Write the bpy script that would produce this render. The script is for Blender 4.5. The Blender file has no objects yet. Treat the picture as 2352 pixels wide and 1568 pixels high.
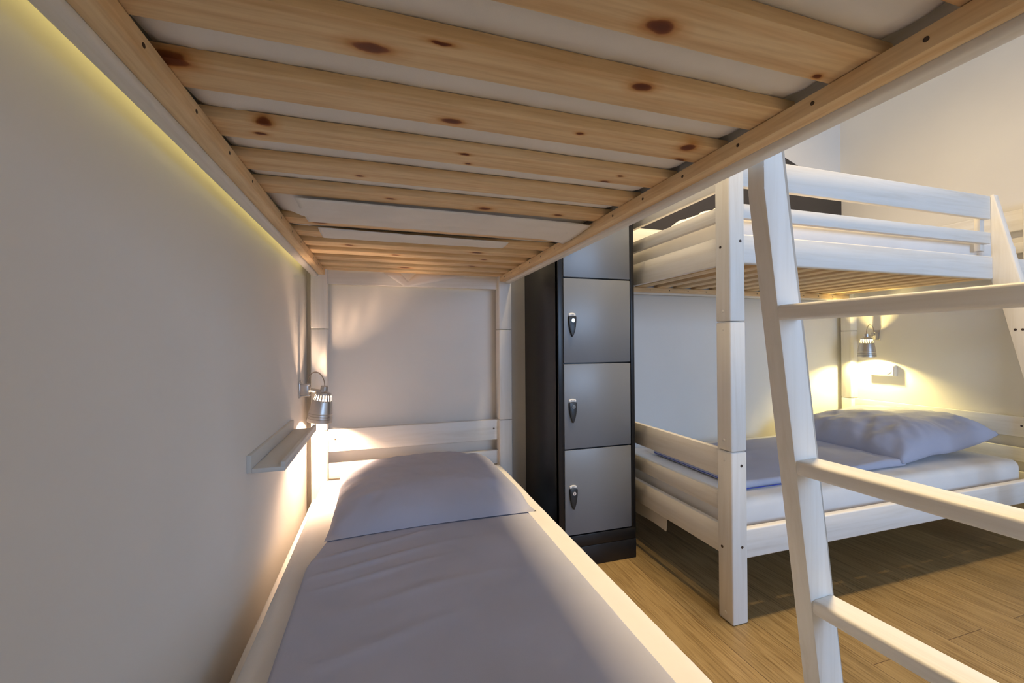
import bpy, bmesh, math, random
from mathutils import Vector, Matrix, noise
C = bpy.context.scene.collection
S = bpy.context.scene
random.seed(4)
sin, cos, pi = math.sin, math.cos, math.pi

# ------------------------------------------------------------------ camera
F_PX, YAW, PITCH, ROLL, CAM_Z = 959.2, 0.299, 0.0061, 0.0068, 1.0534
cd = bpy.data.cameras.new('camera')
cd.sensor_width = 36.0
cd.lens = 36.0 * F_PX / 2352.0
cd.clip_start = 0.01
co = bpy.data.objects.new('camera', cd); C.objects.link(co)
fw = Vector((sin(YAW) * cos(PITCH), cos(YAW) * cos(PITCH), sin(PITCH)))
rt = Vector((cos(YAW), -sin(YAW), 0)); up = rt.cross(fw)
R_ = rt * cos(ROLL) - up * sin(ROLL); U_ = rt * sin(ROLL) + up * cos(ROLL)
m = Matrix((R_, U_, -fw)).transposed().to_4x4(); m.translation = (0, 0, CAM_Z)
co.matrix_world = m
S.camera = co

# ------------------------------------------------------------------ world, exposure
w = bpy.data.worlds.new('world'); S.world = w; w.use_nodes = True
bg = w.node_tree.nodes['Background']
bg.inputs[0].default_value = (0.62, 0.76, 1.0, 1); bg.inputs[1].default_value = 1.2
S.view_settings.view_transform = 'Standard'; S.view_settings.look = 'None'
S.view_settings.gamma = 1.0; S.view_settings.use_curve_mapping = False
S.view_settings.exposure = -0.09
S.cycles.use_denoising = True
S.cycles.max_bounces = 10; S.cycles.diffuse_bounces = 7
S.cycles.sample_clamp_indirect = 6.0

# room
XL, XR, YB, YW, ZC = -0.36, 3.31, -2.30, 2.2756, 4.2


def area(name, loc, rot, sx, sy, e, col):
    l = bpy.data.lights.new(name, 'AREA'); l.shape = 'RECTANGLE'; l.size = sx; l.size_y = sy
    l.energy = e; l.color = col
    o = bpy.data.objects.new(name, l); o.location = loc; o.rotation_euler = rot; C.objects.link(o); return o


WIN_X0, WIN_X1, WIN_Z0, WIN_Z1 = 1.10, 3.00, 0.90, 2.05
area('window_daylight', ((WIN_X0 + WIN_X1) / 2, YB + 0.02, (WIN_Z0 + WIN_Z1) / 2), (pi / 2, 0, 0), WIN_X1 - WIN_X0, WIN_Z1 - WIN_Z0, 72, (0.43, 0.65, 1.0))
CEIL_LAMP = (1.29, 1.18, 3.95)
cl = area('ceiling_lamp_light', (CEIL_LAMP[0], CEIL_LAMP[1], CEIL_LAMP[2] - 0.05), (0, 0, 0), 0.3, 0.3, 58, (1.0, 0.73, 0.39))
cl.data.spread = math.radians(116)
BULB_W = 26.0

# ------------------------------------------------------------------ materials


def mat(name, col, rough=0.6, metal=0.0, spec=0.5, build=None):
    m = bpy.data.materials.new(name); m.use_nodes = True
    nt = m.node_tree; b = nt.nodes['Principled BSDF']
    b.inputs['Base Color'].default_value = (*col, 1); b.inputs['Roughness'].default_value = rough
    b.inputs['Metallic'].default_value = metal; b.inputs['Specular IOR Level'].default_value = spec
    if build: build(nt, b)
    return m


def N(nt, t, **k):
    n = nt.nodes.new(t)
    for a, v in k.items(): setattr(n, a, v)
    return n


def coords(nt, scale=(1, 1, 1), rnd=False, loc=(0, 0, 0)):
    tc = N(nt, 'ShaderNodeTexCoord'); mp = N(nt, 'ShaderNodeMapping')
    mp.inputs['Scale'].default_value = scale; mp.inputs['Location'].default_value = loc
    src = tc.outputs['Object']
    if rnd:
        oi = N(nt, 'ShaderNodeObjectInfo'); mul = N(nt, 'ShaderNodeMath', operation='MULTIPLY'); mul.inputs[1].default_value = 37.0
        nt.links.new(oi.outputs['Random'], mul.inputs[0])
        cx = N(nt, 'ShaderNodeCombineXYZ'); nt.links.new(mul.outputs[0], cx.inputs[0]); nt.links.new(mul.outputs[0], cx.inputs[1])
        ad = N(nt, 'ShaderNodeVectorMath', operation='ADD'); nt.links.new(src, ad.inputs[0]); nt.links.new(cx.outputs[0], ad.inputs[1])
        src = ad.outputs[0]
    nt.links.new(src, mp.inputs['Vector']); return mp.outputs[0]


def noise_tex(nt, vec, scale, detail=4, rough=0.5, dist=0.0):
    n = N(nt, 'ShaderNodeTexNoise'); n.inputs['Scale'].default_value = scale; n.inputs['Detail'].default_value = detail
    n.inputs['Roughness'].default_value = rough; n.inputs['Distortion'].default_value = dist
    nt.links.new(vec, n.inputs['Vector']); return n.outputs[0]


def ramp(nt, fac, stops):
    r = N(nt, 'ShaderNodeValToRGB'); e = r.color_ramp.elements
    while len(e) < len(stops): e.new(0.5)
    for i, (p, c) in enumerate(stops): e[i].position = p; e[i].color = (*c, 1)
    nt.links.new(fac, r.inputs[0]); return r.outputs[0]


def mixc(nt, fac, a, b, mode='MIX'):
    x = N(nt, 'ShaderNodeMix', data_type='RGBA', blend_type=mode)
    for s, v in ((x.inputs[0], fac), (x.inputs[6], a), (x.inputs[7], b)):
        if hasattr(v, 'is_linked'): nt.links.new(v, s)
        elif isinstance(v, tuple): s.default_value = (*v, 1)
        else: s.default_value = v
    return x.outputs[2]


def bump(nt, b, h, strength=0.3, dist=0.002):
    n = N(nt, 'ShaderNodeBump'); n.inputs['Strength'].default_value = strength; n.inputs['Distance'].default_value = dist
    nt.links.new(h, n.inputs['Height']); nt.links.new(n.outputs[0], b.inputs['Normal'])


def b_plaster(nt, b):
    v = coords(nt); n = noise_tex(nt, v, 90, 3); bump(nt, b, n, 0.12, 0.002)
    n2 = noise_tex(nt, v, 1.5, 3)
    nt.links.new(ramp(nt, n2, [(0.3, (0.74, 0.72, 0.69)), (0.7, (0.79, 0.775, 0.745))]), b.inputs['Base Color'])


def b_whitewood(axis):
    sc = {'x': (0.7, 14, 14), 'y': (14, 0.7, 14), 'z': (14, 14, 0.7)}[axis]

    def f(nt, b):
        v = coords(nt, sc, rnd=True); n = noise_tex(nt, v, 3.2, 5, 0.6, 0.6)
        nt.links.new(ramp(nt, n, [(0.25, (0.72, 0.69, 0.64)), (0.5, (0.80, 0.785, 0.75)), (0.75, (0.84, 0.83, 0.81))]), b.inputs['Base Color'])
        bump(nt, b, n, 0.08, 0.001)
    return f


KNOTS = [(-.262, .640, .020, .009), (-.013, .542, .019, .0075), (.07, .509, .011, .003), (.309, .41, .016, .009), (.356, .515, .013, .007),
         (.11, .683, .015, .006), (-.187, .775, .011, .009), (-.202, .816, .009, .0045), (-.075, .905, .010, .006), (-.047, .962, .007, .0035),
         (.151, .795, .008, .0035), (.167, .835, .005, .003), (.549, .650, .012, .010), (.57, .701, .010, .006), (.482, .843, .009, .0045), (.5, .804, .006, .003),
         (.264, 1.10, .014, .008), (.479, 1.099, .010, .006), (.545, .301, .03, .012), (-.181, 1.36, .016, .008), (.02, 1.09, .010, .004),
         (.30, 1.50, .016, .010), (.36, 1.64, .018, .008), (.05, 1.77, .013, .006), (.42, 1.77, .012, .006), (.10, 2.05, .02, .01), (-.12, 1.64, .012, .006),
         (.33, .66, .006, .003), (.575, .425, .006, .004), (.40, 1.93, .014, .006)]


def b_pine(axis, knots=None, vor=True, off=(0, 0, 0)):
    sc = {'x': (0.55, 9, 9), 'y': (9, 0.55, 9)}[axis]

    def f(nt, b):
        v = coords(nt, sc, rnd=True)
        n = noise_tex(nt, v, 2.6, 6, 0.55, 1.1)
        wv = N(nt, 'ShaderNodeTexWave', wave_type='BANDS', bands_direction='Y' if axis == 'x' else 'X')
        wv.inputs['Scale'].default_value = 0.9; wv.inputs['Distortion'].default_value = 5.0; wv.inputs['Detail'].default_value = 2.5; wv.inputs['Detail Scale'].default_value = 1.1
        nt.links.new(v, wv.inputs['Vector'])
        c1 = ramp(nt, n, [(0.25, (0.74, 0.54, 0.31)), (0.55, (0.84, 0.65, 0.40)), (0.8, (0.88, 0.71, 0.47))])
        c2 = ramp(nt, wv.outputs[1] if False else wv.outputs[0], [(0.0, (0.72, 0.46, 0.22)), (0.45, (1, 1, 1)), (1.0, (1, 1, 1))])
        col = mixc(nt, 0.25, c1, c2, 'MULTIPLY')
        fine = noise_tex(nt, coords(nt, tuple(s * 6 for s in sc), rnd=True), 3, 3)
        col = mixc(nt, 0.30, col, ramp(nt, fine, [(0.3, (0.55, 0.4, 0.25)), (0.6, (1, 1, 1))]), 'MULTIPLY')
        if knots:
            tc = N(nt, 'ShaderNodeTexCoord'); nn = N(nt, 'ShaderNodeTexNoise'); nn.inputs['Scale'].default_value = 45
            nt.links.new(tc.outputs['Object'], nn.inputs['Vector'])
            s1 = N(nt, 'ShaderNodeVectorMath', operation='SUBTRACT'); s1.inputs[1].default_value = (.5, .5, .5); nt.links.new(nn.outputs[1], s1.inputs[0])
            s2 = N(nt, 'ShaderNodeVectorMath', operation='SCALE'); s2.inputs['Scale'].default_value = 0.007; nt.links.new(s1.outputs[0], s2.inputs[0])
            ad = N(nt, 'ShaderNodeVectorMath', operation='ADD'); nt.links.new(tc.outputs['Object'], ad.inputs[0]); nt.links.new(s2.outputs[0], ad.inputs[1])
            P = ad.outputs[0]; dmin = None
            for (kx, ky, rx, ry) in knots:
                a = N(nt, 'ShaderNodeVectorMath', operation='SUBTRACT'); a.inputs[1].default_value = (kx + off[0], ky + off[1], 1.4205); nt.links.new(P, a.inputs[0])
                c = N(nt, 'ShaderNodeVectorMath', operation='MULTIPLY'); c.inputs[1].default_value = (1 / rx, 1 / ry, 1 / 0.011); nt.links.new(a.outputs[0], c.inputs[0])
                l = N(nt, 'ShaderNodeVectorMath', operation='LENGTH'); nt.links.new(c.outputs[0], l.inputs[0])
                if dmin is None: dmin = l.outputs['Value']
                else:
                    mn = N(nt, 'ShaderNodeMath', operation='MINIMUM'); nt.links.new(dmin, mn.inputs[0]); nt.links.new(l.outputs['Value'], mn.inputs[1]); dmin = mn.outputs[0]
            k = ramp(nt, mr(nt, dmin, 0, 3), [(0.0, (0.16, 0.055, 0.03)), (0.24, (0.20, 0.07, 0.035)), (0.34, (0.30, 0.13, 0.06)), (0.42, (0.72, 0.50, 0.32)), (0.62, (0.92, 0.82, 0.72)), (1.0, (1, 1, 1))])
            col = mixc(nt, 1.0, col, k, 'MULTIPLY')
        elif vor:
            vo = N(nt, 'ShaderNodeTexVoronoi'); vo.inputs['Scale'].default_value = 1.0
            nt.links.new(coords(nt, tuple(3.0 if s < 1 else 9.0 for s in sc), rnd=True), vo.inputs['Vector'])
            col = mixc(nt, 1.0, col, ramp(nt, vo.outputs['Distance'], [(0.0, (0.25, 0.1, 0.05)), (0.06, (0.35, 0.15, 0.08)), (0.10, (1, 1, 1))]), 'MULTIPLY')
        nt.links.new(col, b.inputs['Base Color'])
        bump(nt, b, n, 0.06, 0.001)
    return f


def mr(nt, v, a, b):
    n = N(nt, 'ShaderNodeMapRange'); n.inputs[1].default_value = a; n.inputs[2].default_value = b; nt.links.new(v, n.inputs[0]); return n.outputs[0]


def b_cloth(c1, c2, sc=6.0, bs=0.25):
    def f(nt, b):
        v = coords(nt); n = noise_tex(nt, v, sc, 4, 0.55)
        nt.links.new(ramp(nt, n, [(0.3, c1), (0.7, c2)]), b.inputs['Base Color'])
        w = noise_tex(nt, v, 700, 2); bump(nt, b, w, bs, 0.0006)
    return f


def b_floor(nt, b):
    tc = N(nt, 'ShaderNodeTexCoord')
    mp = N(nt, 'ShaderNodeMapping'); mp.inputs['Rotation'].default_value = (0, 0, pi / 2); nt.links.new(tc.outputs['Object'], mp.inputs[0])
    br = N(nt, 'ShaderNodeTexBrick'); br.offset = 0.37; br.inputs['Scale'].default_value = 1.0
    br.inputs['Color1'].default_value = (0.0, 0, 0, 1); br.inputs['Color2'].default_value = (1, 1, 1, 1); br.inputs['Mortar'].default_value = (0.5, 0.5, 0.5, 1)
    br.inputs['Mortar Size'].default_value = 0.0012; br.inputs['Mortar Smooth'].default_value = 0.1
    br.inputs['Brick Width'].default_value = 2.6; br.inputs['Row Height'].default_value = 0.19
    nt.links.new(mp.outputs[0], br.inputs['Vector'])
    # the grain differs from plank to plank
    sx = N(nt, 'ShaderNodeVectorMath', operation='SCALE'); sx.inputs['Scale'].default_value = 11.0; nt.links.new(br.outputs[0], sx.inputs[0])
    ad = N(nt, 'ShaderNodeVectorMath', operation='ADD'); nt.links.new(tc.outputs['Object'], ad.inputs[0]); nt.links.new(sx.outputs[0], ad.inputs[1])
    m2 = N(nt, 'ShaderNodeMapping'); m2.inputs['Scale'].default_value = (16, 1.1, 1); nt.links.new(ad.outputs[0], m2.inputs[0])
    n = noise_tex(nt, m2.outputs[0], 2.2, 7, 0.62, 0.8)
    m3 = N(nt, 'ShaderNodeMapping'); m3.inputs['Scale'].default_value = (60, 2.5, 1); nt.links.new(ad.outputs[0], m3.inputs[0])
    n3 = noise_tex(nt, m3.outputs[0], 3, 4)
    c = ramp(nt, n, [(0.2, (0.14, 0.092, 0.037)), (0.42, (0.265, 0.187, 0.082)), (0.6, (0.32, 0.232, 0.108)), (0.85, (0.35, 0.26, 0.13))])
    c = mixc(nt, 0.6, c, ramp(nt, n3, [(0.33, (0.45, 0.36, 0.26)), (0.52, (1, 1, 1))]), 'MULTIPLY')
    tint = mixc(nt, br.outputs[0], (0.86, 0.86, 0.88), (1.05, 1.02, 1.0)); c = mixc(nt, 1.0, c, tint, 'MULTIPLY')
    c = mixc(nt, br.outputs[1], c, (0.10, 0.06, 0.03))
    nt.links.new(c, b.inputs['Base Color'])
    bump(nt, b, n, 0.05, 0.001)


def b_metal(nt, b):
    v = coords(nt, (1, 1, 40)); n = noise_tex(nt, v, 60, 2)
    nt.links.new(mr(nt, n, -0.5, 2.2), b.inputs['Roughness'])


M = {}
M['wall'] = mat('wall_paint', (0.77, 0.755, 0.73), 0.85, spec=0.2, build=b_plaster)
M['ceiling'] = mat('ceiling_paint', (0.82, 0.80, 0.76), 0.9, spec=0.2, build=b_plaster)
M['darkwall'] = mat('dark_brown_paint', (0.042, 0.036, 0.034), 0.42, spec=0.5)
M['floor'] = mat('oak_laminate', (0.5, 0.35, 0.2), 0.42, spec=0.35, build=b_floor)
for a in 'xyz': M['white_' + a] = mat('whitewashed_wood_' + a, (0.8, 0.79, 0.76), 0.48, spec=0.35, build=b_whitewood(a))
NEAR_OFF = (0.33, -0.1637)
M['slat'] = mat('pine_slat', (0.8, 0.58, 0.34), 0.55, spec=0.25, build=b_pine('x', KNOTS, off=(0.33, -0.1637, 0)))
M['slat_plain'] = mat('pine_slat_plain', (0.8, 0.58, 0.34), 0.55, spec=0.25, build=b_pine('x'))
M['batten'] = mat('pine_batten', (0.8, 0.58, 0.34), 0.55, spec=0.25, build=b_pine('y'))
M['screw'] = mat('dark_screw', (0.08, 0.06, 0.05), 0.4, metal=0.6)
M['plug'] = mat('white_plug', (0.8, 0.78, 0.74), 0.4)
M['fleece'] = mat('mattress_fleece', (0.72, 0.69, 0.67), 0.95, spec=0.1, build=b_cloth((0.80, 0.785, 0.77), (0.87, 0.86, 0.85), 5, 0.35))
M['sheet'] = mat('white_sheet', (0.8, 0.79, 0.77), 0.9, spec=0.1, build=b_cloth((0.79, 0.775, 0.755), (0.84, 0.83, 0.82), 5, 0.2))
M['blue'] = mat('pale_blue_cotton', (0.38, 0.46, 0.72), 0.9, spec=0.12, build=b_cloth((0.44, 0.465, 0.58), (0.48, 0.50, 0.62), 4, 0.2))
M['piping'] = mat('blue_piping', (0.05, 0.08, 0.42), 0.8)
M['locker_black'] = mat('black_lacquered_steel', (0.010, 0.010, 0.012), 0.34, spec=0.4)
M['locker_grey'] = mat('grey_lacquered_steel', (0.185, 0.20, 0.225), 0.38, spec=0.7)
M['black_plastic'] = mat('black_plastic', (0.02, 0.021, 0.024), 0.4)
M['chrome'] = mat('chrome', (0.8, 0.8, 0.8), 0.2, metal=1.0)
M['nickel'] = mat('brushed_nickel', (0.60, 0.58, 0.56), 0.34, metal=1.0, build=b_metal)
M['plate'] = mat('white_plate', (0.8, 0.8, 0.8), 0.4)
M['mark'] = mat('plate_mark', (0.25, 0.25, 0.27), 0.5)
M['switch'] = mat('switch_plastic', (0.80, 0.79, 0.76), 0.35)
M['cable'] = mat('clear_cable', (0.35, 0.27, 0.2), 0.35)
M['ledge'] = mat('ledge_lacquer', (0.62, 0.62, 0.60), 0.45)


def emis(name, col, s):
    m = bpy.data.materials.new(name); m.use_nodes = True; nt = m.node_tree
    for n in list(nt.nodes): nt.nodes.remove(n)
    e = nt.nodes.new('ShaderNodeEmission'); e.inputs[0].default_value = (*col, 1); e.inputs[1].default_value = s
    o = nt.nodes.new('ShaderNodeOutputMaterial'); nt.links.new(e.outputs[0], o.inputs[0]); return m


M['bulb_amber'] = emis('bulb_glow_amber', (1.0, 0.66, 0.42), 5800)
M['bulb_yellow'] = emis('bulb_glow_yellow', (1.0, 0.78, 0.28), 5200)
M['lamp_glass'] = emis('ceiling_lamp_glass', (1.0, 0.8, 0.5), 4)

# ------------------------------------------------------------------ mesh helpers


def B(): return bmesh.new()


def box(bm, x0, x1, y0, y1, z0, z1, bev=0.003, seg=2, mtx=None):
    t = bmesh.new(); bmesh.ops.create_cube(t, size=1)
    sx, sy, sz = abs(x1 - x0), abs(y1 - y0), abs(z1 - z0)
    for v in t.verts: v.co = Vector(((x0 + x1) / 2 + v.co.x * sx, (y0 + y1) / 2 + v.co.y * sy, (z0 + z1) / 2 + v.co.z * sz))
    if bev > 0:
        bmesh.ops.bevel(t, geom=list(t.edges), offset=min(bev, min(sx, sy, sz) * 0.45), segments=seg, profile=0.5, affect='EDGES')
    merge(bm, t, mtx)


def merge(bm, t, mtx=None):
    if mtx is not None: bmesh.ops.transform(t, matrix=mtx, verts=t.verts)
    me = bpy.data.meshes.new('tmp'); t.to_mesh(me); t.free(); bm.from_mesh(me); bpy.data.meshes.remove(me)


def prism(bm, pts, axis, a, b, bev=0.003, mtx=None):
    """pts: polygon in the two other axes, extruded along axis from a to b"""
    t = bmesh.new()

    def P(p, h):
        return {'x': (h, p[0], p[1]), 'y': (p[0], h, p[1]), 'z': (p[0], p[1], h)}[axis]
    lo = [t.verts.new(P(p, a)) for p in pts]; hi = [t.verts.new(P(p, b)) for p in pts]
    t.faces.new(lo); t.faces.new(list(reversed(hi))); n = len(pts)
    for i in range(n): t.faces.new((lo[(i + 1) % n], lo[i], hi[i], hi[(i + 1) % n]))
    bmesh.ops.recalc_face_normals(t, faces=t.faces)
    if bev > 0: bmesh.ops.bevel(t, geom=list(t.edges), offset=bev, segments=2, profile=0.5, affect='EDGES')
    merge(bm, t, mtx)


def cyl(bm, c, axis, r, h, n=20, r2=None):
    """cylinder from c along unit axis for length h"""
    t = bmesh.new(); bmesh.ops.create_cone(t, cap_ends=True, segments=n, radius1=r, radius2=r if r2 is None else r2, depth=h)
    q = Vector((0, 0, 1)).rotation_difference(Vector(axis).normalized())
    mt = Matrix.Translation(Vector(c) + Vector(axis).normalized() * h / 2) @ q.to_matrix().to_4x4()
    merge(bm, t, mt)


def lathe(bm, prof, n=40, skip=None, close=False):
    rings = []
    for (r, z) in prof: rings.append([bm.verts.new((r * cos(2 * pi * i / n), r * sin(2 * pi * i / n), z)) for i in range(n)])
    for k in range(len(prof) - 1):
        for i in range(n):
            if skip and skip(k, i): continue
            bm.faces.new((rings[k][i], rings[k][(i + 1) % n], rings[k + 1][(i + 1) % n], rings[k + 1][i]))
    if close: bm.faces.new(rings[0])


def tube(bm, pts, r, n=8):
    pts = [Vector(p) for p in pts]; rings = []
    for i, p in enumerate(pts):
        d = (pts[min(i + 1, len(pts) - 1)] - pts[max(i - 1, 0)]).normalized()
        a = d.cross(Vector((0.13, 0.2, 1))).normalized(); b = d.cross(a)
        rings.append([bm.verts.new(p + (a * cos(2 * pi * j / n) + b * sin(2 * pi * j / n)) * r) for j in range(n)])
    for k in range(len(rings) - 1):
        for j in range(n): bm.faces.new((rings[k][j], rings[k][(j + 1) % n], rings[k + 1][(j + 1) % n], rings[k + 1][j]))
    bm.faces.new(rings[0]); bm.faces.new(list(reversed(rings[-1])))


def finish(name, bm, material, parent=None, off=(0, 0, 0), smooth=True, angle=35, recalc=True):
    if recalc: bmesh.ops.recalc_face_normals(bm, faces=bm.faces)
    if any(off): bmesh.ops.translate(bm, verts=bm.verts, vec=-Vector(off))
    me = bpy.data.meshes.new(name); bm.to_mesh(me); bm.free()
    o = bpy.data.objects.new(name, me); C.objects.link(o)
    if material: me.materials.append(material)
    if smooth:
        for p in me.polygons: p.use_smooth = True
        me.set_sharp_from_angle(angle=math.radians(angle))
    if parent: o.parent = parent
    return o


def tag(o, label=None, cat=None, group=None, kind=None):
    if label: o['label'] = label
    if cat: o['category'] = cat
    if group: o['group'] = group
    if kind: o['kind'] = kind
    return o


def empty(name, loc, rz=0):
    o = bpy.data.objects.new(name, None); o.location = loc; o.rotation_euler = (0, 0, rz); o.empty_display_size = 0.1; C.objects.link(o); return o


def copy_tree(o, parent=None):
    c = o.copy(); C.objects.link(c); c.parent = parent
    for ch in list(o.children): copy_tree(ch, c)
    return c


# ------------------------------------------------------------------ the room
def struct(name, x0, x1, y0, y1, z0, z1, m):
    bm = B(); box(bm, x0, x1, y0, y1, z0, z1, 0); return tag(finish(name, bm, m, smooth=False), kind='structure')


T = 0.12
struct('floor', XL - T, XR + T, YB - T, YW + T, -0.1, 0, M['floor'])
struct('ceiling', XL - T, XR + T, YB - T, YW + T, ZC, ZC + 0.1, M['ceiling'])
struct('wall_left', XL - T, XL, YB - T, YW + T, 0, ZC, M['wall'])
struct('wall_right', XR, XR + T, YB - T, YW + T, 0, ZC, M['wall'])
struct('wall_partition', XL, 0.44, -0.42, -0.30, 0, ZC, M['wall'])
struct('wall_far', XL, XR, YW, YW + T, 0, ZC, M['wall'])
bm = B()
box(bm, XL, WIN_X0, YB - T, YB, 0, ZC, 0); box(bm, WIN_X1, XR, YB - T, YB, 0, ZC, 0)
box(bm, WIN_X0, WIN_X1, YB - T, YB, 0, WIN_Z0, 0); box(bm, WIN_X0, WIN_X1, YB - T, YB, WIN_Z1, ZC, 0)
tag(finish('wall_back', bm, M['darkwall'], smooth=False), kind='structure')
bm = B()
for (a, b, c, d) in ((WIN_X0, WIN_X0 + .06, WIN_Z0, WIN_Z1), (WIN_X1 - .06, WIN_X1, WIN_Z0, WIN_Z1), (2.12, 2.18, WIN_Z0, WIN_Z1), (WIN_X0, WIN_X1, WIN_Z0, WIN_Z0 + .06), (WIN_X0, WIN_X1, WIN_Z1 - .06, WIN_Z1)):
    box(bm, a, b, YB - 0.09, YB - 0.03, c, d, 0.004)
tag(finish('window_1', bm, M['white_z']), kind='structure')
# dark brown painted field of the far wall, its upper edge slopes down to the right
bm = B()
prism(bm, [(1.0, 1.40), (XR - 0.001, 1.40), (XR - 0.001, 2.177), (1.0, 3.0)], 'y', YW - 0.004, YW + 0.002, 0)
tag(finish('wall_far_dark_field', bm, M['darkwall'], smooth=False), kind='structure')

# ceiling lamp (out of frame, gives the warm light)
r = tag(empty('ceiling_lamp', (CEIL_LAMP[0], CEIL_LAMP[1], ZC)), 'round ceiling lamp above the middle of the room', 'lamp')
bm = B(); cyl(bm, (CEIL_LAMP[0], CEIL_LAMP[1], CEIL_LAMP[2] - .02), (0, 0, 1), 0.2, 0.09, 40); finish('glass', bm, M['lamp_glass'], r, (CEIL_LAMP[0], CEIL_LAMP[1], ZC))
bm = B(); cyl(bm, (CEIL_LAMP[0], CEIL_LAMP[1], CEIL_LAMP[2] + .07), (0, 0, 1), 0.012, ZC - CEIL_LAMP[2] - .07, 16); cyl(bm, (CEIL_LAMP[0], CEIL_LAMP[1], ZC - .03), (0, 0, 1), 0.05, .03, 24); finish('stem', bm, M['nickel'], r, (CEIL_LAMP[0], CEIL_LAMP[1], ZC))

# ------------------------------------------------------------------ bunk beds
PW, BW, BL = 0.0715, 1.0, 2.083      # post, width, length
SEAM1, SEAM2, TOP = 0.6435, 1.1324, 1.785


def bunk(name, loc, rz, label, zr, slat_ys, slat_mat, gspan, plain_bolts=True):
    """local frame: X from the wall side (0) to the ladder side (BW), Y from the foot (0) to the head (BL)"""
    root = tag(empty(name, loc, rz), label, 'bunk bed')
    wx, wy, wz = M['white_x'], M['white_y'], M['white_z']
    for ix, x in enumerate((0, BW - PW)):
        for iy, y in enumerate((0, BL - PW)):
            bm = B()
            for (a, b) in ((0, SEAM1 - .001), (SEAM1 + .001, SEAM2 - .001), (SEAM2 + .001, TOP)): box(bm, x, x + PW, y, y + PW, a, b, 0.006, 3)
            p = finish('post', bm, wz, root)
            # screw heads and plugs in the outer faces
            fy = y if iy == 0 else y + PW
            ny = -1 if iy == 0 else 1
            fx = x if ix == 0 else x + PW
            nx = -1 if ix == 0 else 1
            for z, dx in ((1.418, .045), (0.275, .050)):
                bm = B(); px = (x + PW - dx) if ix else (x + dx); cyl(bm, (px, fy - ny * .001, z), (0, ny, 0), 0.0055, 0.002, 14); finish('screw', bm, M['screw'], p)
            for z, dx in ((1.172, .036), (1.103, .036), (0.684, .036), (0.608, .036), (0.033, .036)):
                bm = B(); px = (x + PW - dx) if ix else (x + dx); cyl(bm, (px, fy - ny * .001, z), (0, ny, 0), 0.0075, 0.002, 16, 0.004); finish('plug', bm, M['plug'], p)
            for z, dy in ((1.435, .05), (0.591, .045), (0.287, .045)):
                bm = B(); py = (y + dy) if iy == 0 else (y + PW - dy); cyl(bm, (fx - nx * .001, py, z), (nx, 0, 0), 0.0055, 0.002, 14); finish('screw', bm, M['screw'], p)
    # end boards
    t = 0.024
    for y0 in (0.015, BL - 0.015 - t):
        for nm, za, zb in (('end_board', .533, .6415), ('end_board', .402, .475), ('end_rail', .237, .3475), ('end_rail', 1.3535, 1.464), ('end_board', 1.526, 1.582), ('end_board', 1.647, 1.760)):
            bm = B(); box(bm, PW - .002, BW - PW + .002, y0, y0 + t, za, zb, 0.004); eb = finish(nm, bm, wx, root)
            if za == .533:
                ny = 1 if y0 < 1 else -1; yf = y0 + t if ny > 0 else y0
                for sx in (.104, .903):
                    bm = B(); cyl(bm, (sx, yf - ny * .001, .594), (0, ny, 0), .005, .0018, 12); finish('screw', bm, M['screw'], eb)
    # side rails and guards
    for side, x0 in ((0, 0.006), (1, BW - 0.006 - 0.028)):
        for nm, za, zb in (('side_rail', zr[0], zr[0] + zr[2]), ('side_rail', zr[1], zr[1] + 0.110)):
            bm = B(); box(bm, x0, x0 + 0.028, PW - .002, BL - PW + .002, za, zb, 0.006, 3); finish(nm, bm, wy, root)
        ya, yb = (PW - .002, BL - PW + .002) if side == 0 else gspan
        for za, zb in ((1.526, 1.582), (1.647, 1.760)):
            bm = B(); box(bm, x0 + .003, x0 + 0.025, ya, yb, za, zb, 0.004); finish('guard_board', bm, wy, root)
        if side == 1:
            e = yb - 0.035 if ya < 0.2 else ya
            bm = B(); box(bm, x0 - 0.021, x0 + 0.002, e, e + 0.035, 1.495, 1.755, 0.003); finish('guard_block', bm, wz, root)
        for (zb_) in (zr[0] + 0.01, zr[1] + 0.010):
            xb = (x0 + 0.028, x0 + 0.058) if side == 0 else (x0 - 0.03, x0)
            bm = B(); box(bm, xb[0], xb[1], PW - .03, BL - PW + .03, zb_, zb_ + 0.028, 0.0025); bt = finish('batten', bm, M['batten'], root)
            if zb_ > 1:
                for ys in slat_ys:
                    sx = xb[1] if side == 0 else xb[0]
                    bm = B(); cyl(bm, (sx + (-.001 if side == 0 else .001), ys - 0.045, zb_ + 0.013), (1 if side == 0 else -1, 0, 0), 0.0032, 0.0016, 10); finish('screw', bm, M['screw'], bt)
    for lvl in (0, 1):
        zs = zr[lvl] + 0.010 + 0.0285
        for ys in slat_ys:
            if lvl == 0 and name != 'bunk_bed': pass
            bm = B(); j = random.uniform(-.003, .003)
            x0, x1 = 0.038, BW - 0.038
            box(bm, x0, x1, ys, ys + 0.0665, zs, zs + 0.0185, 0.0022)
            for v in bm.verts: v.co.y += j * (v.co.x - .5) * 2
            finish('slat', bm, slat_mat, root)
    return root


near_y = [.09, .227, .365, .50, .6353, .7797, .921, 1.0605, 1.326, 1.472, 1.6117, 1.746, 1.877, 2.012, 2.135]
NB = (-0.33, 0.1637, 0)
bunk_near = bunk('bunk_bed', NB, 0, 'white wooden bunk bed along the left wall, seen from inside under its pine slats', (0.215, 1.382, 0.110),
                 [y - NB[1] for y in near_y if y > 0.2], M['slat'], (0.49, BL - PW + .002))
RB = (1.235, 2.2456, 0)
bunk_right = bunk('bunk_bed', RB, -pi / 2, 'white wooden bunk bed across the far right corner, guard rails along its upper bunk', (0.237, 1.3545, 0.110),
                  [0.09 + 0.1385 * i for i in range(14)], M['slat_plain'], (PW - .002, 1.6015))


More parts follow.
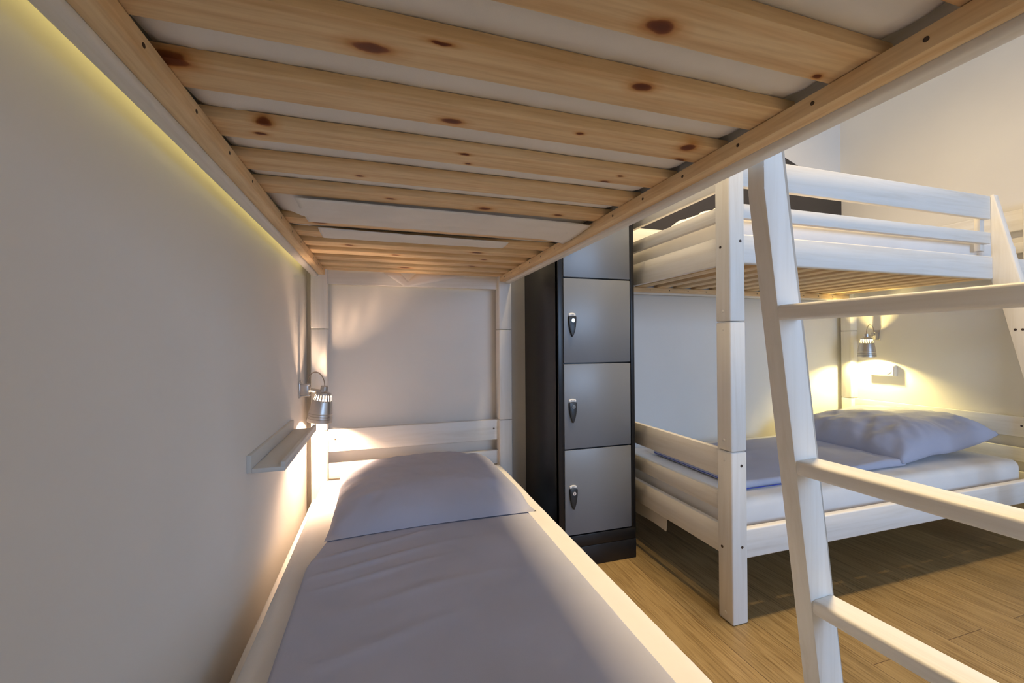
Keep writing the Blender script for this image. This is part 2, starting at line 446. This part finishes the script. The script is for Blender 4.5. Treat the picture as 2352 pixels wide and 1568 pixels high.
# ------------------------------------------------------------------ ladders
def ladder(name, loc, rz, label, slope, wid, rung_z, x_of, length, top_z, hook_z, rung_rx):
    """local frame: +X away from the bed, rails separated along -Y; x_of: x of the bed-side edge at z=0"""
    root = tag(empty(name, loc, rz), label, 'ladder')
    zk = (x_of - 0.0) / slope if slope else 9
    for y0 in (0, -length):
        X = lambda z: x_of - slope * z
        zb = hook_z + 0.118       # notch over the side rail
        pts = [(X(0), 0), (X(0) + wid, 0), (X(top_z) + wid, top_z)]
        pts += [(0.004, top_z), (0.004, zb), (-0.034 * 0 + 0.004, zb), (0.004, hook_z - .02), (max(0.004, X(hook_z - .06)), hook_z - .06)]
        # clean polygon
        cl = []
        for p in pts:
            if not cl or (abs(p[0] - cl[-1][0]) + abs(p[1] - cl[-1][1])) > 1e-4: cl.append(p)
        bm = B(); prism(bm, cl, 'y', y0, y0 + 0.036, 0.004)
        rl = finish('side_rail', bm, M['white_z'], root)
        for z in rung_z:
            for dx in (0.022, 0.046):
                bm = B()
                yy = y0 + 0.035 if y0 == 0 else y0 + 0.001
                cyl(bm, (X(z) + dx, yy, z - 0.0), (0, 1 if y0 == 0 else -1, 0), 0.0055, 0.002, 12); finish('screw', bm, M['screw'], rl)
    for z in rung_z:
        bm = B(); xa = x_of - slope * z + 0.006
        box(bm, xa, xa + rung_rx, -length + 0.034, 0.002, z - 0.014, z + 0.014, 0.006, 3); finish('rung', bm, M['white_y'], root)
    return root


L1 = (0.673, 0.600, 0)
lad_near = ladder('bunk_ladder', L1, math.radians(3.2), 'white wooden ladder with three rungs in view, leaning on the near bunk bed', 0.150, 0.071,
                  [1.1095, 0.8135, 0.539, 0.255], 0.195, 0.40, 1.75, 1.40, 0.058)
L2 = (2.8365, 1.2615, 0)
lad_right = ladder('bunk_ladder', L2, -pi / 2, 'white wooden ladder at the right edge, leaning on the far bunk bed', 0.200, 0.088,
                   [1.105, 0.81, 0.535, 0.255], 0.36 - 0.077, 0.40, 1.765, 1.36, 0.06)
# the second ladder's rails run from x = 2.8365 to the right: mirror the order by shifting the root
lad_right.location = (2.8365 + 0.40, 1.2615, 0)
for ch in lad_right.children:
    pass


# ------------------------------------------------------------------ soft things
def fbm(p, s, oct=3):
    a, t = 1.0, 0.0
    q = Vector(p) * s
    for _ in range(oct):
        t += a * noise.noise(q); q *= 2.03; a *= 0.5
    return t


def slab(x0, x1, y0, y1, z0, z1, r=0.03, nx=50, ny=100, top=None, bottom=None):
    """rounded mattress-like slab; top/bottom(x, y) give displacement"""
    bm = B()

    def prof(u):      # 0..1 along, rounds the rim
        return u
    def ring(n, a, b, r):
        # parameter values denser near the rim
        out = []
        k = 5
        for i in range(k): out.append(a + r * (1 - cos(pi / 2 * i / k)))
        for i in range(n + 1): out.append(a + r + (b - a - 2 * r) * i / n)
        for i in range(k - 1, -1, -1): out.append(b - r * (1 - cos(pi / 2 * i / k)))
        return out
    xs, ys = ring(nx, x0, x1, r), ring(ny, y0, y1, r)

    def drop(x, y):
        dx = max(0, x0 + r - x, x - (x1 - r)) / r; dy = max(0, y0 + r - y, y - (y1 - r)) / r
        d = min(1.0, math.hypot(dx, dy)); return r * (1 - math.sqrt(max(0, 1 - d * d)))
    grid = {}
    for s in (0, 1):
        for i, x in enumerate(xs):
            for j, y in enumerate(ys):
                dd = drop(x, y)
                # round plan corners
                cx, cy = x, y
                if s: z = z1 - dd + (top(x, y) if top else 0) * (1 - dd / r)
                else: z = z0 + min(dd, (z1 - z0) * 0.45) + (bottom(x, y) if bottom else 0) * (1 - dd / r)
                dx = max(0, x0 + r - x, x - (x1 - r)) / r; dy = max(0, y0 + r - y, y - (y1 - r)) / r
                h = math.hypot(dx, dy)
                if h > 1:
                    ax = (x0 + r) if x < x0 + r else (x1 - r); ay = (y0 + r) if y < y0 + r else (y1 - r)
                    cx = ax + (x - ax) / h; cy = ay + (y - ay) / h
                grid[s, i, j] = bm.verts.new((cx, cy, z))
    nxx, nyy = len(xs) - 1, len(ys) - 1
    for s in (0, 1):
        for i in range(nxx):
            for j in range(nyy):
                f = (grid[s, i, j], grid[s, i + 1, j], grid[s, i + 1, j + 1], grid[s, i, j + 1])
                bm.faces.new(f if s else tuple(reversed(f)))
    for i in range(nxx):
        for j in (0, nyy):
            bm.faces.new((grid[0, i, j], grid[0, i + 1, j], grid[1, i + 1, j], grid[1, i, j]))
    for j in range(nyy):
        for i in (0, nxx):
            bm.faces.new((grid[0, i, j], grid[0, i, j + 1], grid[1, i, j + 1], grid[1, i, j]))
    return bm


# upper mattress of the near bunk: its fleece underside sags between the slats
ZS = 1.4205 + 0.0185
sl = sorted(near_y)


def under(x, y):
    d = 1.0
    ys = [s for s in sl]
    inside = False; gap = None
    for a, b in zip(ys, ys[1:]):
        if a + .0665 < y < b:
            t = (y - a - .0665) / (b - a - .0665); gap = (b - a - .0665, t)
    e = 0.0
    if gap:
        g, t = gap
        amp = 0.006 if g < 0.09 else 0.004
        e = -amp * sin(pi * t)
        if g > 0.12:     # the wide gap where the cover hangs down over the next slat
            hang = max(0.0, min(1.0, (x + 0.27) / 0.06)) * max(0, min(1, (0.61 - x) / 0.04))
            e -= hang * 0.030 * sin(pi * min(1, t * 1.0)) ** 0.6
    e += 0.0015 * fbm((x, y, 0), 14, 3)
    # seam creases
    e += -0.0015 * math.exp(-((x - 0.305 + 0.35 * (y - 0.45)) / 0.006) ** 2) if 0.4 < y < 0.7 else 0
    e += -0.0025 * math.exp(-((x + 0.20 - 0.03 * sin(7 * y)) / 0.007) ** 2)
    return e


bm = slab(-0.292, 0.632, 0.25, 2.14, ZS + 0.001, ZS + 0.125, 0.03, 70, 260, top=None, bottom=under)
tag(finish('mattress', bm, M['fleece'], angle=60), 'white fleece mattress lying on the slats overhead', 'mattress')
# the loose cover sheet that droops through the wide gap between two slats and over the batten
bm = B(); nx, ny = 60, 14; g = {}
for i in range(nx + 1):
    for j in range(ny + 1):
        u, v = i / nx, j / ny
        x = -0.205 + u * (0.602 + 0.205)
        y = 1.128 + v * 0.205 + 0.012 * (u - .5)
        z = 1.4185 - 0.0085 * sin(pi * min(1, 0.08 + v * 0.8)) ** 0.5 - 0.0012 * fbm((x * 2, y * 9, 3), 6)
        z -= 0.010 * max(0, (u - 0.90) / 0.10) ** 1.5 * (0.3 + 0.7 * v)
        g[i, j] = bm.verts.new((x, y, z))
for i in range(nx):
    for j in range(ny): bm.faces.new((g[i, j], g[i, j + 1], g[i + 1, j + 1], g[i + 1, j]))
o = finish('cover_sheet', bm, M['fleece'], angle=60)
sd = o.modifiers.new('s', 'SOLIDIFY'); sd.thickness = 0.0015
tag(o, 'loose white cover drooping through the wide gap between the slats', 'sheet')
# second droop near the head plus the folded corner on the end board
bm = B(); g = {}; nx, ny = 50, 10
for i in range(nx + 1):
    for j in range(ny + 1):
        u, v = i / nx, j / ny
        x = -0.19 + u * 0.62; y = 1.395 + v * (0.125 - 0.03 * u) + 0.03 * u
        z = 1.4185 - 0.006 * sin(pi * min(1, .08 + .8 * v)) ** 0.5 + 0.006 * max(0, u - .6) - 0.001 * fbm((x * 3, y * 9, 8), 6)
        g[i, j] = bm.verts.new((x, y, z))
for i in range(nx):
    for j in range(ny): bm.faces.new((g[i, j], g[i, j + 1], g[i + 1, j + 1], g[i + 1, j]))
o = finish('cover_sheet', bm, M['fleece'], angle=60); sd = o.modifiers.new('s', 'SOLIDIFY'); sd.thickness = 0.0015
tag(o, 'narrower fold of white cover hanging below the slats farther back', 'sheet')
bm = B()
vs = [(0.00, 2.200, 1.419), (0.105, 2.198, 1.350), (0.125, 2.198, 1.350), (0.43, 2.203, 1.419), (0.165, 2.202, 1.419), (0.085, 2.202, 1.419), (0.122, 2.200, 1.378)]
V = [bm.verts.new(p) for p in vs]
bm.faces.new((V[0], V[1], V[6], V[5])); bm.faces.new((V[1], V[2], V[6])); bm.faces.new((V[2], V[3], V[4], V[6]))
bmesh.ops.subdivide_edges(bm, edges=list(bm.edges), cuts=2, use_grid_fill=True)
o = finish('cover_corner', bm, M['fleece'], angle=60); sd = o.modifiers.new('s', 'SOLIDIFY'); sd.thickness = 0.002
tag(o, 'folded white corner of cloth hanging over the far end board', 'sheet')


def wrinkle(x, y, amp, seed):
    return amp * (fbm((x, y * 1.3, seed), 5, 3) * 0.6 + abs(noise.noise(Vector((x * 3 + seed, y * 9 + 3 * noise.noise(Vector((x * 4, y * 4, seed))), 1)))) * 0.5)


bm = slab(-0.278, 0.598, 0.26, 2.14, 0.265, 0.424, 0.034, 50, 110,
          top=lambda x, y: wrinkle(x, y, 0.003, 2) + 0.002 * sin(3 * y))
tag(finish('mattress', bm, M['sheet'], angle=60), 'white sheeted lower mattress under the blue duvet in the foreground', 'mattress')


def duv(x, y):
    e = wrinkle(x, y, 0.004, 7)
    # long soft creases running across near the pillow's left side
    for (cy, cx, k, wdt, a) in ((1.33, -0.05, 0.28, 0.012, .006), (1.24, -0.02, 0.24, 0.012, .006), (1.17, 0.0, 0.20, 0.010, .004), (1.05, 0.10, 0.18, 0.018, .004), (0.90, 0.0, 0.2, 0.02, .004)):
        d = (y - cy - k * (x - cx) * 0.6 - 0.02 * sin(9 * x)); fall = math.exp(-((x - cx) / 0.17) ** 2)
        e += a * math.exp(-(d / wdt) ** 2) * fall
    return e


bm = slab(-0.205, 0.500, 0.34, 1.50, 0.4300, 0.4480, 0.009, 90, 150, top=duv)
for v in bm.verts:      # left end corner near the pillow is folded in
    if v.co.x < -0.10 and v.co.y > 1.26:
        t = min(1, (v.co.y - 1.26) / 0.15); v.co.x += 0.035 * t * (-0.10 - v.co.x) / 0.105
tag(finish('duvet', bm, M['blue'], angle=70), 'pale blue duvet laid flat over the foreground bed', 'duvet')


def pillow(W, D, H, seed, pw=0.45, n=70, amp=0.006):
    """local: centre at 0, W along x, D along y, thickness H; pointed corners, wrinkles running from the seams"""
    bm = B(); g = {}
    for s in (0, 1):
        for i in range(n + 1):
            for j in range(n + 1):
                u, v = 2 * i / n - 1, 2 * j / n - 1
                # pull the sides in between the corners
                x = u * W / 2 * (1 - 0.045 * (1 - v * v) * abs(u) ** 3); y = v * D / 2 * (1 - 0.045 * (1 - u * u) * abs(v) ** 3)
                t = max(0.0, (1 - abs(u) ** 2.6)) ** pw * max(0.0, (1 - abs(v) ** 2.6)) ** pw
                z = (H * 0.72 if s else -H * 0.28) * t
                edge = (1 - t)
                a = math.atan2(v, u)
                wr = amp * (fbm((u * 1.6, v * 1.6, seed + s), 1.6, 3)) * min(1, t * 3)
                wr += amp * 0.9 * edge * t * 4 * noise.noise(Vector((cos(a) * 7, sin(a) * 7, seed)))
                if s: z += wr
                g[s, i, j] = bm.verts.new((x, y, z))
    for i in range(n + 1):
        for j in range(n + 1):
            if i in (0, n) or j in (0, n):
                if g[0, i, j].co != g[1, i, j].co: g[0, i, j].co = g[1, i, j].co
    for s in (0, 1):
        for i in range(n):
            for j in range(n):
                f = (g[s, i, j], g[s, i + 1, j], g[s, i + 1, j + 1], g[s, i, j + 1]); bm.faces.new(f if s else tuple(reversed(f)))
    bmesh.ops.remove_doubles(bm, verts=bm.verts, dist=1e-5)
    return bm


# near pillow, slumped against the head board
bm = pillow(0.70, 0.66, 0.150, 11, amp=0.007)
bm.normal_update()
for v in bm.verts:
    u, q = v.co.x / 0.35, v.co.y / 0.33
    v.co.z += 0.45 + 0.010
    if q > 0.0: v.co.z += 0.012 * q * q
    v.co.z -= 0.022 * max(0, -q - 0.6) / 0.4
    # corners lie down on the bed
    if q < 0: v.co.z -= 0.016 * abs(u) ** 6 * abs(q) ** 4
    v.co.z = max(v.co.z, (0.4520 if q < .2 else 0.4275) + 0.10 * max(0, v.normal.z) * 0.03)
bmesh.ops.rotate(bm, cent=(0, 0, 0), matrix=Matrix.Rotation(math.radians(1.5), 3, 'Z'), verts=bm.verts)
bmesh.ops.translate(bm, verts=bm.verts, vec=(0.165, 1.735, 0))
tag(finish('pillow', bm, M['blue'], angle=80), 'plump pale blue pillow against the headboard of the foreground bed', 'pillow')

# right bunk: lower mattress, duvet, pillow
bm = slab(1.300, 3.215, 1.318, 2.205, 0.287, 0.424, 0.034, 110, 50, top=lambda x, y: wrinkle(x, y, 0.005, 21))
tag(finish('mattress', bm, M['sheet'], angle=60), 'white sheeted lower mattress of the far right bunk bed', 'mattress')


def duv2(x, y): return wrinkle(x, y, 0.007, 31) + 0.008 * math.exp(-((x - 2.38) / 0.05) ** 2)


bm = slab(1.45, 2.50, 1.40, 2.02, 0.4300, 0.462, 0.014, 90, 60, top=duv2)
for v in bm.verts:
    t = (v.co.x - 1.45) / 1.05; v.co.y += (0.02 * t) * (2.02 - v.co.y) / 0.6 + 0.004 * sin(9 * v.co.x)
    if v.co.x > 2.3: v.co.x += 0.12 * (v.co.y - 1.4) / 0.6 * (v.co.x - 2.3) / 0.2
dv = tag(finish('duvet', bm, M['blue'], angle=70), 'pale blue folded duvet lying beside the pillow on the far right bed', 'duvet')
bm = B(); pts = [(1.452, 1.408 + 0.60 * i / 20 + 0.003 * sin(i), 0.441 + 0.001 * sin(2.2 * i)) for i in range(21)]
tube(bm, pts, 0.0028, 6); pts = [(1.455 + 0.5 * i / 20, 1.402, 0.434) for i in range(21)]; tube(bm, pts, 0.0022, 6)
finish('piping', bm, M['piping'], dv)

bm = pillow(0.75, 0.69, 0.20, 5, pw=0.36, amp=0.016)
for v in bm.verts:
    u, q = v.co.x / 0.38, v.co.y / 0.35
    v.co.z += 0.49
    v.co.z += 0.055 * max(0, u) ** 1.5          # raised towards the head board
    v.co.z -= 0.04 * max(0, -u - 0.3) / 0.7
    v.co.z = max(v.co.z, 0.436)
bmesh.ops.rotate(bm, cent=(0, 0, 0), matrix=Matrix.Rotation(math.radians(-1), 3, 'Z'), verts=bm.verts)
bmesh.ops.translate(bm, verts=bm.verts, vec=(2.835, 1.745, 0))
tag(finish('pillow', bm, M['blue'], angle=80), 'plump pale blue pillow below the lit lamp on the far right bed', 'pillow')

# right bunk: upper mattress and rumpled pillow
bm = slab(1.300, 3.215, 1.318, 2.205, 1.4122, 1.566, 0.03, 110, 50, top=lambda x, y: wrinkle(x, y, 0.006, 41), bottom=lambda x, y: -0.0 + 0.001 * fbm((x, y, 1), 9))
tag(finish('mattress', bm, M['sheet'], angle=60), 'white sheeted upper mattress behind the guard rails of the far right bunk bed', 'mattress')
bm = pillow(0.55, 0.60, 0.13, 15, amp=0.012, n=44)
for v in bm.verts: v.co.z = max(v.co.z + 1.60, 1.572)
bmesh.ops.translate(bm, verts=bm.verts, vec=(1.66, 1.70, 0))
tag(finish('pillow', bm, M['sheet'], angle=80), 'rumpled white pillow peeking over the end board of the far upper bunk', 'pillow')
# cloth corner hanging under the lower bed end
bm = B(); pl = [(1.30, 2.12, 0.262), (1.30, 1.70, 0.262), (1.30, 1.715, 0.145), (1.30, 1.80, 0.150), (1.30, 2.12, 0.135)]
prism(bm, [(p[1], p[2]) for p in pl], 'x', 1.298, 1.303, 0)
tag(finish('cover_corner', bm, M['sheet'], smooth=False), 'pale cloth corner hanging below the foot rail of the far right bed', 'sheet')

# ------------------------------------------------------------------ locker
LX0, LX1, LY0, LY1 = 0.777, 1.187, 1.7955, 2.268
lk = tag(empty('locker', ((LX0 + LX1) / 2, (LY0 + LY1) / 2, 0)), 'tall black steel locker with four grey doors between the two bunk beds', 'locker')
lo = lk.location
DX0, DX1 = 0.808, 1.163
bm = B(); zt = 1.82
box(bm, LX0, LX0 + .0015 + .02, LY0 + .002, LY1, .148, zt, .0015); box(bm, LX1 - .02, LX1, LY0 + .002, LY1, .148, zt, .0015)
box(bm, LX0 + .02, LX1 - .02, LY1 - .01, LY1, .148, zt, .001); box(bm, LX0, LX1, LY0 + .002, LY1, zt - .02, zt, .0015)
box(bm, LX0, DX0 - .003, LY0, LY0 + .03, .145, zt, .0025); box(bm, DX1 + .003, LX1, LY0, LY0 + .03, .145, zt, .0025)
box(bm, DX0 - .006, DX1 + .006, LY0 + .014, LY0 + .03, .148, zt, .001)
finish('body', bm, M['locker_black'], lk, lo)
bm = B(); box(bm, LX0, LX1, LY0 - .001, LY1, 0.0, .0925, .0015); box(bm, LX0 + .001, LX1 - .001, LY0, LY1, .094, .148, .0015); finish('plinth', bm, M['locker_black'], lk, lo)


def locker_door(k):
    z0 = 0.154 + k * 0.4045; z1 = z0 + 0.398
    bm = B(); box(bm, DX0, DX1, LY0 + .001, LY0 + .016, z0, z1, .0015); d = finish('door', bm, M['locker_grey'], lk, lo)
    cx, cz = 0.849, z1 - 0.170
    # tear-drop handle
    pts = []
    for i in range(9): a = pi - pi * i / 8; pts.append((cx + .0195 * cos(a), cz - .012 + .006 * sin(a)))
    for i in range(1, 12):
        t = i / 12; pts.append((cx + .0195 * (1 - t ** 2.2) ** 0.75, cz - .012 - .092 * t))
    pts.append((cx + .002, cz - .105)); pts.append((cx - .002, cz - .105))
    for i in range(11, 0, -1):
        t = i / 12; pts.append((cx - .0195 * (1 - t ** 2.2) ** 0.75, cz - .012 - .092 * t))
    bm = B(); prism(bm, pts, 'y', LY0 - .011, LY0 + .002, .002); finish('handle', bm, M['black_plastic'], d, lo)
    bm = B(); cyl(bm, (cx + .001, LY0 - .0105, cz - .029), (0, -1, 0), .0085, .004, 20); finish('lock_cylinder', bm, M['chrome'], d, lo)
    bm = B(); box(bm, cx, cx + .002, LY0 - .0155, LY0 - .0143, cz - .033, cz - .025, 0); finish('keyhole', bm, M['black_plastic'], d, lo)
    bm = B(); q = []
    for i in range(9): a = pi - pi * i / 8; q.append((cx + .0175 * cos(a), cz + .0005 + .0065 * sin(a)))
    q += [(cx + .0175, cz - .008), (cx - .0175, cz - .008)]
    prism(bm, q, 'y', LY0 - .004, LY0 + .002, .001); pl = finish('number_plate', bm, M['plate'], d, lo)
    bm = B()
    for q in (-.007, -.001, .005): box(bm, cx + q, cx + q + .0028, LY0 - .0047, LY0 - .0039, cz - .0035, cz + .0025, 0)
    finish('number', bm, M['mark'], d, lo)
    return d


for k in range(4): locker_door(k)


# ------------------------------------------------------------------ reading lamps
def reading_lamp(loc, label, tilt):
    """local frame: wall at x = 0, lamp reaches out along +X, origin at the bracket's wall plate"""
    r = tag(empty('reading_lamp', loc), label, 'lamp', None)
    bm = B(); box(bm, 0.0, .006, -.021, .021, -.038, .036, .002); box(bm, .006, .040, -.016, .016, -.026, .022, .003); box(bm, .004, .044, -.017, .017, .0165, .0225, .002); box(bm, .004, .044, -.017, .017, -.032, -.026, .002)
    for z in (.030, -.012): cyl(bm, (.003, -.019, z), (0, -1, 0), .004, .004, 10)
    bk = finish('wall_bracket', bm, M['nickel'], r)
    bm = B(); cyl(bm, (.040, 0, -.004), (1, 0, -.18), .0085, .058, 14); cyl(bm, (.036, 0, -.002), (1, 0, 0), .013, .010, 14); finish('arm', bm, M['nickel'], r)
    bm = B(); cyl(bm, (.098, .016, -.012), (0, -1, 0), .009, .032, 14); cyl(bm, (.098, -.015, -.012), (0, -1, 0), .0065, .008, 12); finish('knuckle', bm, M['nickel'], r)
    cx = .105
    prof = [(.0015, 0.0), (.013, 0.0), (.0155, -.003), (.0155, -.024), (.018, -.027), (.031, -.031), (.0335, -.036), (.0348, -.041), (.0402, -.065), (.0425, -.072),
            (.0495, -.120), (.0500, -.123), (.0480, -.1255), (.0505, -.128), (.0512, -.134), (.0490, -.1365), (.0517, -.139), (.0522, -.145), (.0500, -.1475), (.0528, -.150), (.0530, -.163), (.0515, -.1645)]
    n = 80
    bm = B(); lathe(bm, prof, n, skip=lambda k, i: k == 7 and (i % 4) in (1, 2))
    sh = finish('lamp_shade', bm, M['nickel'], r, angle=25); sd = sh.modifiers.new('s', 'SOLIDIFY'); sd.thickness = .0012; sd.offset = -1
    sh.location = (cx, 0, .012); sh.rotation_euler = tilt
    bm = B(); bmesh.ops.create_uvsphere(bm, u_segments=20, v_segments=12, radius=.0125)
    for v in bm.verts: v.co.z += -.134
    bu = finish('bulb', bm, M['bulb_amber'], sh)
    bm = B(); bmesh.ops.create_cone(bm, cap_ends=True, segments=16, radius1=.012, radius2=.012, depth=.030)
    for v in bm.verts: v.co.z += -.045
    finish('socket', bm, M['plug'], sh)
    tl = Matrix.Rotation(tilt[1], 3, 'Y')
    e = tl @ Vector((0, 0, 0)) + Vector((cx + .0, 0, .012))
    pts = []
    a0, a1 = Vector((.034, 0, .022)), e
    for i in range(17):
        t = i / 16; p = a0.lerp(a1, .5 - .5 * cos(pi * t)); p.z += .058 * sin(pi * t); pts.append(p)
    bm = B(); tube(bm, pts, .0022, 8); finish('cord', bm, M['cable'], r)
    return r


lamp_l = reading_lamp((XL, 2.065, .858), 'brushed metal reading lamp lit above the wall ledge on the left wall', (0, math.radians(8), 0))
lamp_r = copy_tree(lamp_l); lamp_r.location = (XR, 2.045, 1.098); lamp_r.rotation_euler = (0, 0, pi)
lamp_r['label'] = 'brushed metal reading lamp lit above the wall socket in the far right corner'
lamp_u = copy_tree(lamp_l); lamp_u.location = (XL, 1.70, 2.0)
lamp_u['label'] = 'brushed metal reading lamp on the left wall over the upper bunk'
for lp, mname in ((lamp_r, 'bulb_yellow'), (lamp_u, 'bulb_yellow')):
    for sh in lp.children:
        if sh.name.startswith('lamp_shade'):
            sh.rotation_euler = (0, 0, 0)
            for c in sh.children:
                if c.name.startswith('bulb'):
                    c.data = c.data.copy(); c.data.materials[0] = M[mname]

# ------------------------------------------------------------------ wall ledge
lg = tag(empty('wall_ledge', (XL, 1.595, .706)), 'narrow grey white picture ledge with raised lips on the left wall', 'shelf')
lo = lg.location; y0, y1 = 1.31, 1.885
bm = B(); box(bm, XL, XL + .012, y0, y1, .703, .752, .0015); finish('back_strip', bm, M['ledge'], lg, lo)
bm = B(); box(bm, XL + .0125, XL + .095, y0, y1, .703, .715, .0006); finish('shelf_board', bm, M['ledge'], lg, lo)
bm = B(); box(bm, XL + .084, XL + .095, y0, y1, .7152, .7285, .0006); finish('front_lip', bm, M['ledge'], lg, lo)

# added glow strip hidden behind the near bunk's upper wall-side rail, yellows the wall
bm = B(); box(bm, -0.3285, -0.3245, 0.26, 2.12, 1.432, 1.440, 0)
tag(finish('added_glow_strip', bm, emis('added_glow', (1.0, 0.80, 0.25), 4), smooth=False), 'added yellow glow strip hidden in the gap between upper bunk rail and left wall', 'light')

# ------------------------------------------------------------------ switch and socket block on the right wall
sk = tag(empty('wall_socket', (XR, 1.985, .855)), 'white surface mounted switch and socket block under the right reading lamp', 'socket')
lo = sk.location
bm = B(); box(bm, XR - .030, XR, 1.925, 2.075, .817, .893, .003); finish('housing', bm, M['switch'], sk, lo)
bm = B(); box(bm, XR - .034, XR - .029, 1.998, 2.068, .822, .888, .002); finish('switch_rocker', bm, M['switch'], sk, lo)
bm = B(); box(bm, XR - .034, XR - .029, 1.930, 1.996, .822, .888, .002); pf = finish('socket_face', bm, M['switch'], sk, lo)
bm = B(); cyl(bm, (XR - .0335, 1.963, .855), (-1, 0, 0), .0205, .003, 28); cyl(bm, (XR - .032, 1.963, .855), (-1, 0, 0), .018, .002, 28); finish('socket_ring', bm, M['ledge'], pf, lo)
for dy in (-.0095, .0095):
    bm = B(); cyl(bm, (XR - .0362, 1.963 + dy, .855), (-1, 0, 0), .0025, .0008, 10); finish('pin_hole', bm, M['black_plastic'], pf, lo)
